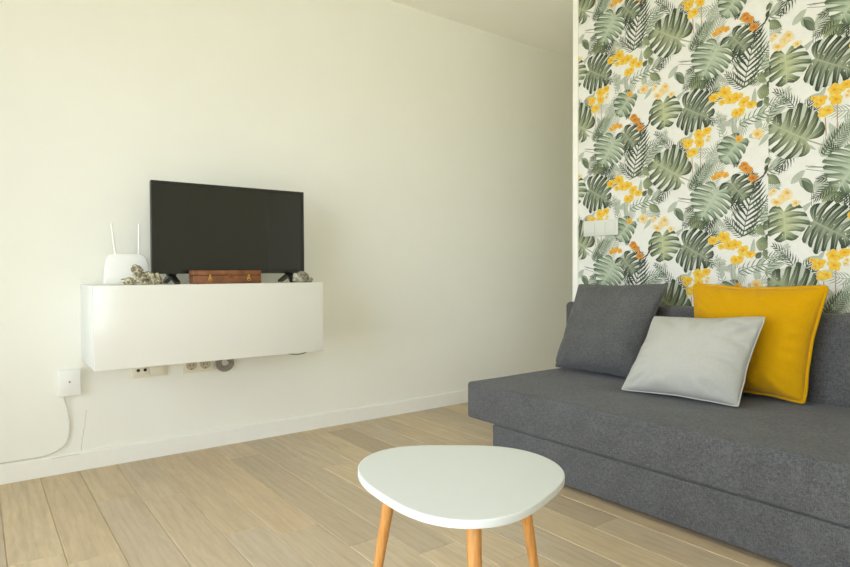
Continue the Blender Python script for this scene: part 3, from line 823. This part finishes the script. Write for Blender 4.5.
# ------------------------------------------------------------------ wall fittings
jb = thing('junction_box', 'square white cable junction box on the wall, left of the console', 'junction box', (XL, .37, .45))
bm = bmesh.new(); box(bm, XL, XL+.024, .324, .419, .388, .515, .004, 3)
rel(link('backplate', bm, M_PLAST, jb, True))
bm = bmesh.new(); box(bm, XL+.0245, XL+.031, .322, .421, .386, .517, .004, 3)
rel(link('cover', bm, M_PLAST, jb, True))
bm = bmesh.new(); bmesh.ops.create_cone(bm, cap_ends=True, segments=20, radius1=.0045, radius2=.004, depth=.002, matrix=Matrix.Translation((XL+.032, .371, .456)) @ Matrix.Rotation(PI/2, 4, 'Y'))
rel(link('screw_cap', bm, plain('grey_screw', rgb(120, 116, 106), .5), jb, True))
bm = bmesh.new()
cp = [(XL+.016, .348, .392), (XL+.012, .352, .36), (XL+.009, .361, .328), (XL+.007, .3685, .28), (XL+.007, .371, .236), (XL+.007, .366, .18), (XL+.009, .348, .143), (XL+.012, .32, .122), (XL+.016, .285, .108),
      (XL+.012, .25, .1005), (XL+.0085, .2, .0985), (XL+.008, .14, .0985), (XL+.008, .08, .0985), (XL+.008, 0, .0985), (XL+.008, -.3, .0985), (XL+.008, -.8, .0985)]
tube(bm, spline(cp, 6), .0034, 10)
tag(link('coaxial_cable', bm, plain('off_white_cable', rgb(214, 210, 196), .45), None, True, 60), 'thin off-white cable dropping from the junction box onto the skirting board', 'cable')

def socket_plate(name, label, y0, y1, z0, z1, kind):
    t = thing(name, label, 'socket', (XL, (y0+y1)/2, (z0+z1)/2), group=None)
    bm = bmesh.new(); box(bm, XL, XL+.009, y0, y1, z0, z1, .003, 2); rel(link('plate', bm, M_CREAM, t, True))
    h = (z1-z0)/2; zc = (z0+z1)/2; ym = (y0+y1)/2; hh = h-.012
    for i, (a, b) in enumerate(((y0+.013, ym-.003), (ym+.003, y1-.013))):
        bm = bmesh.new(); box(bm, XL+.0091, XL+.012, a, b, zc-hh, zc+hh, .0015, 2)
        c = (a+b)/2
        if kind == 'schuko':
            rel(link('socket_face', bm, M_CREAM, t, True))
            bm = bmesh.new(); R = min(hh, (b-a)/2)-.004; n = 32
            prev = None
            for x, r in ((XL+.0122, R), (XL+.015, R-.0005), (XL+.015, R-.003), (XL+.0124, R-.005), (XL+.0124, 0.0005)):
                ring = [bm.verts.new((x, c+math.cos(2*PI*k/n)*r, zc+math.sin(2*PI*k/n)*r)) for k in range(n)]
                if prev:
                    for k in range(n): bm.faces.new((prev[k], prev[(k+1) % n], ring[(k+1) % n], ring[k]))
                prev = ring
            bmesh.ops.recalc_face_normals(bm, faces=bm.faces)
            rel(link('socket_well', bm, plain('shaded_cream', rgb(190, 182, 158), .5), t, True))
            bm = bmesh.new()
            for s in (-1, 1):
                bmesh.ops.create_cone(bm, cap_ends=True, segments=12, radius1=.0032, radius2=.0032, depth=.002, matrix=Matrix.Translation((XL+.0132, c+s*.0095, zc-.002)) @ Matrix.Rotation(PI/2, 4, 'Y'))
            box(bm, XL+.0122, XL+.0150, c-.003, c+.003, zc-R+.003, zc-R+.008)
            rel(link('contact', bm, M_HOLE, t))
        elif i == 0:
            rel(link('socket_face', bm, M_CREAM, t, True))
            for s in (-1, 1):
                bm = bmesh.new(); bmesh.ops.create_cone(bm, cap_ends=True, segments=20, radius1=.0085, radius2=.008, depth=.003, matrix=Matrix.Translation((XL+.0135, c+s*.017, zc-.004)) @ Matrix.Rotation(PI/2, 4, 'Y'))
                rel(link('aerial_port', bm, M_HOLE, t, True))
        else:
            rel(link('blank_face', bm, M_CREAM, t, True))
socket_plate('aerial_socket', 'cream wall plate with two black round ports under the console, left of the power sockets', .655, .838, .437, .527, 'aerial')
socket_plate('power_socket', 'cream double power socket under the console, beside the coiled cable', .915, 1.085, .437, .527, 'schuko')
bm = bmesh.new()
pts = []
for k in range(150):
    a = 2*PI*k/22; r = .021+.030*min(1, k/120)
    pts.append((XL+.010+.010*(k % 44)/44+.004*math.sin(a*.5), 1.147+math.cos(a)*r, .480+math.sin(a)*r))
tube(bm, pts, .0042, 8)
tag(link('coiled_cable', bm, plain('grey_cable', rgb(150, 144, 132), .5), None, True, 60), 'round coil of grey cable hanging on the wall beside the power socket', 'cable')
bm = bmesh.new()
zb = CZ0
tube(bm, spline([(-3.4685, 1.27, zb-.02), (-3.45, 1.28, zb-.012), (-3.3, 1.32, zb-.004), (-3.14, 1.352, zb-.0026), (-3.10, 1.362, zb-.003), (-3.085, 1.385, zb-.006), (-3.08, 1.42, zb-.0105), (-3.08, 1.455, zb-.009), (-3.09, 1.485, zb-.0045), (-3.12, 1.50, zb-.0022)], 6), .0023, 8)
tag(link('loose_cable', bm, M_HOLE, None, True, 60), 'thin dark cable sagging under the right end of the console', 'cable')

M_SWITCH = plain('matt_white_switch', rgb(212, 215, 205), .45, .3)
# switch plate on the papered wall
sw = thing('light_switch', 'wide white switch plate on the leaf-patterned wallpaper above the charcoal cushion', 'switch', (-2.408, YB, 1.27))
yy = YB-.006
bm = bmesh.new(); box(bm, -2.54, -2.276, yy-.009, yy, 1.222, 1.322, .003, 2); rel(link('plate', bm, M_SWITCH, sw, True))
for k in range(3):
    a = -2.523+k*.0775
    bm = bmesh.new(); box(bm, a+.001, a+.0745, yy-.013, yy-.0091, 1.238, 1.306, .002, 2); rel(link('rocker', bm, M_SWITCH, sw, True))

# ------------------------------------------------------------------ daylight, camera
w = bpy.data.worlds.new('daylight'); sc.world = w; w.use_nodes = True; nt = w.node_tree
bg = nt.nodes['Background']
tc = nt.nodes.new('ShaderNodeTexCoord'); sp = nt.nodes.new('ShaderNodeSeparateXYZ'); nt.links.new(tc.outputs['Generated'], sp.inputs[0])
rp = nt.nodes.new('ShaderNodeValToRGB'); nt.links.new(sp.outputs[2], rp.inputs[0])
mp = nt.nodes.new('ShaderNodeMath'); mp.operation = 'MULTIPLY_ADD'; mp.inputs[1].default_value = .5; mp.inputs[2].default_value = .5
nt.links.new(sp.outputs[2], mp.inputs[0]); nt.links.new(mp.outputs[0], rp.inputs[0])
e = rp.color_ramp.elements
e[0].position = .44; e[0].color = (.80, .80, .76, 1); e[1].position = .56; e[1].color = (.81, .905, 1.06, 1)
nt.links.new(rp.outputs[0], bg.inputs[0]); bg.inputs[1].default_value = 8.9
pl = bpy.data.lights.new('window_portal', 'AREA'); pl.shape = 'RECTANGLE'; pl.size = WX1-WX0; pl.size_y = WZ1-WZ0
pl.cycles.is_portal = True
po = bpy.data.objects.new('window_portal', pl); COL.objects.link(po); po.location = ((WX0+WX1)/2, YN-.16, (WZ0+WZ1)/2); po.rotation_euler = (PI/2, 0, 0)

pl2 = bpy.data.lights.new('window_portal', 'AREA'); pl2.shape = 'RECTANGLE'; pl2.size = VZ1-VZ0; pl2.size_y = VY1-VY0  # portal for the added opening in the right wall
pl2.cycles.is_portal = True
po = bpy.data.objects.new('window_portal', pl2); COL.objects.link(po); po.location = (XR+.11, (VY0+VY1)/2, (VZ0+VZ1)/2); po.rotation_euler = (0, PI/2, 0)

F_PX = 601.4
yaw, pit, rol = [math.radians(a) for a in (53.15, 1.18, -.21)]
fw = Vector((-math.sin(yaw)*math.cos(pit), math.cos(yaw)*math.cos(pit), -math.sin(pit)))
r_ = Vector((math.cos(yaw), math.sin(yaw), 0)); u_ = r_.cross(fw)
r2 = r_*math.cos(rol)+u_*math.sin(rol); u2 = -r_*math.sin(rol)+u_*math.cos(rol)
cam = bpy.data.cameras.new('camera'); co_ = bpy.data.objects.new('camera', cam); COL.objects.link(co_)
M = Matrix((r2, u2, -fw)).transposed().to_4x4(); M.translation = Vector((0, 0, 1.0)); co_.matrix_world = M
cam.sensor_fit = 'HORIZONTAL'; cam.sensor_width = 36; cam.lens = F_PX*36/850; cam.clip_start = .02
sc.camera = co_
sc.view_settings.view_transform = 'Standard'; sc.view_settings.look = 'None'; sc.view_settings.gamma = 1.0
sc.view_settings.use_curve_mapping = False
sc.view_settings.exposure = 0.0
sc.cycles.max_bounces = 16; sc.cycles.diffuse_bounces = 12; sc.cycles.glossy_bounces = 6; sc.cycles.transparent_max_bounces = 8
sc.cycles.use_denoising = True
sc.cycles.sample_clamp_indirect = 10
bpy.context.view_layer.update()
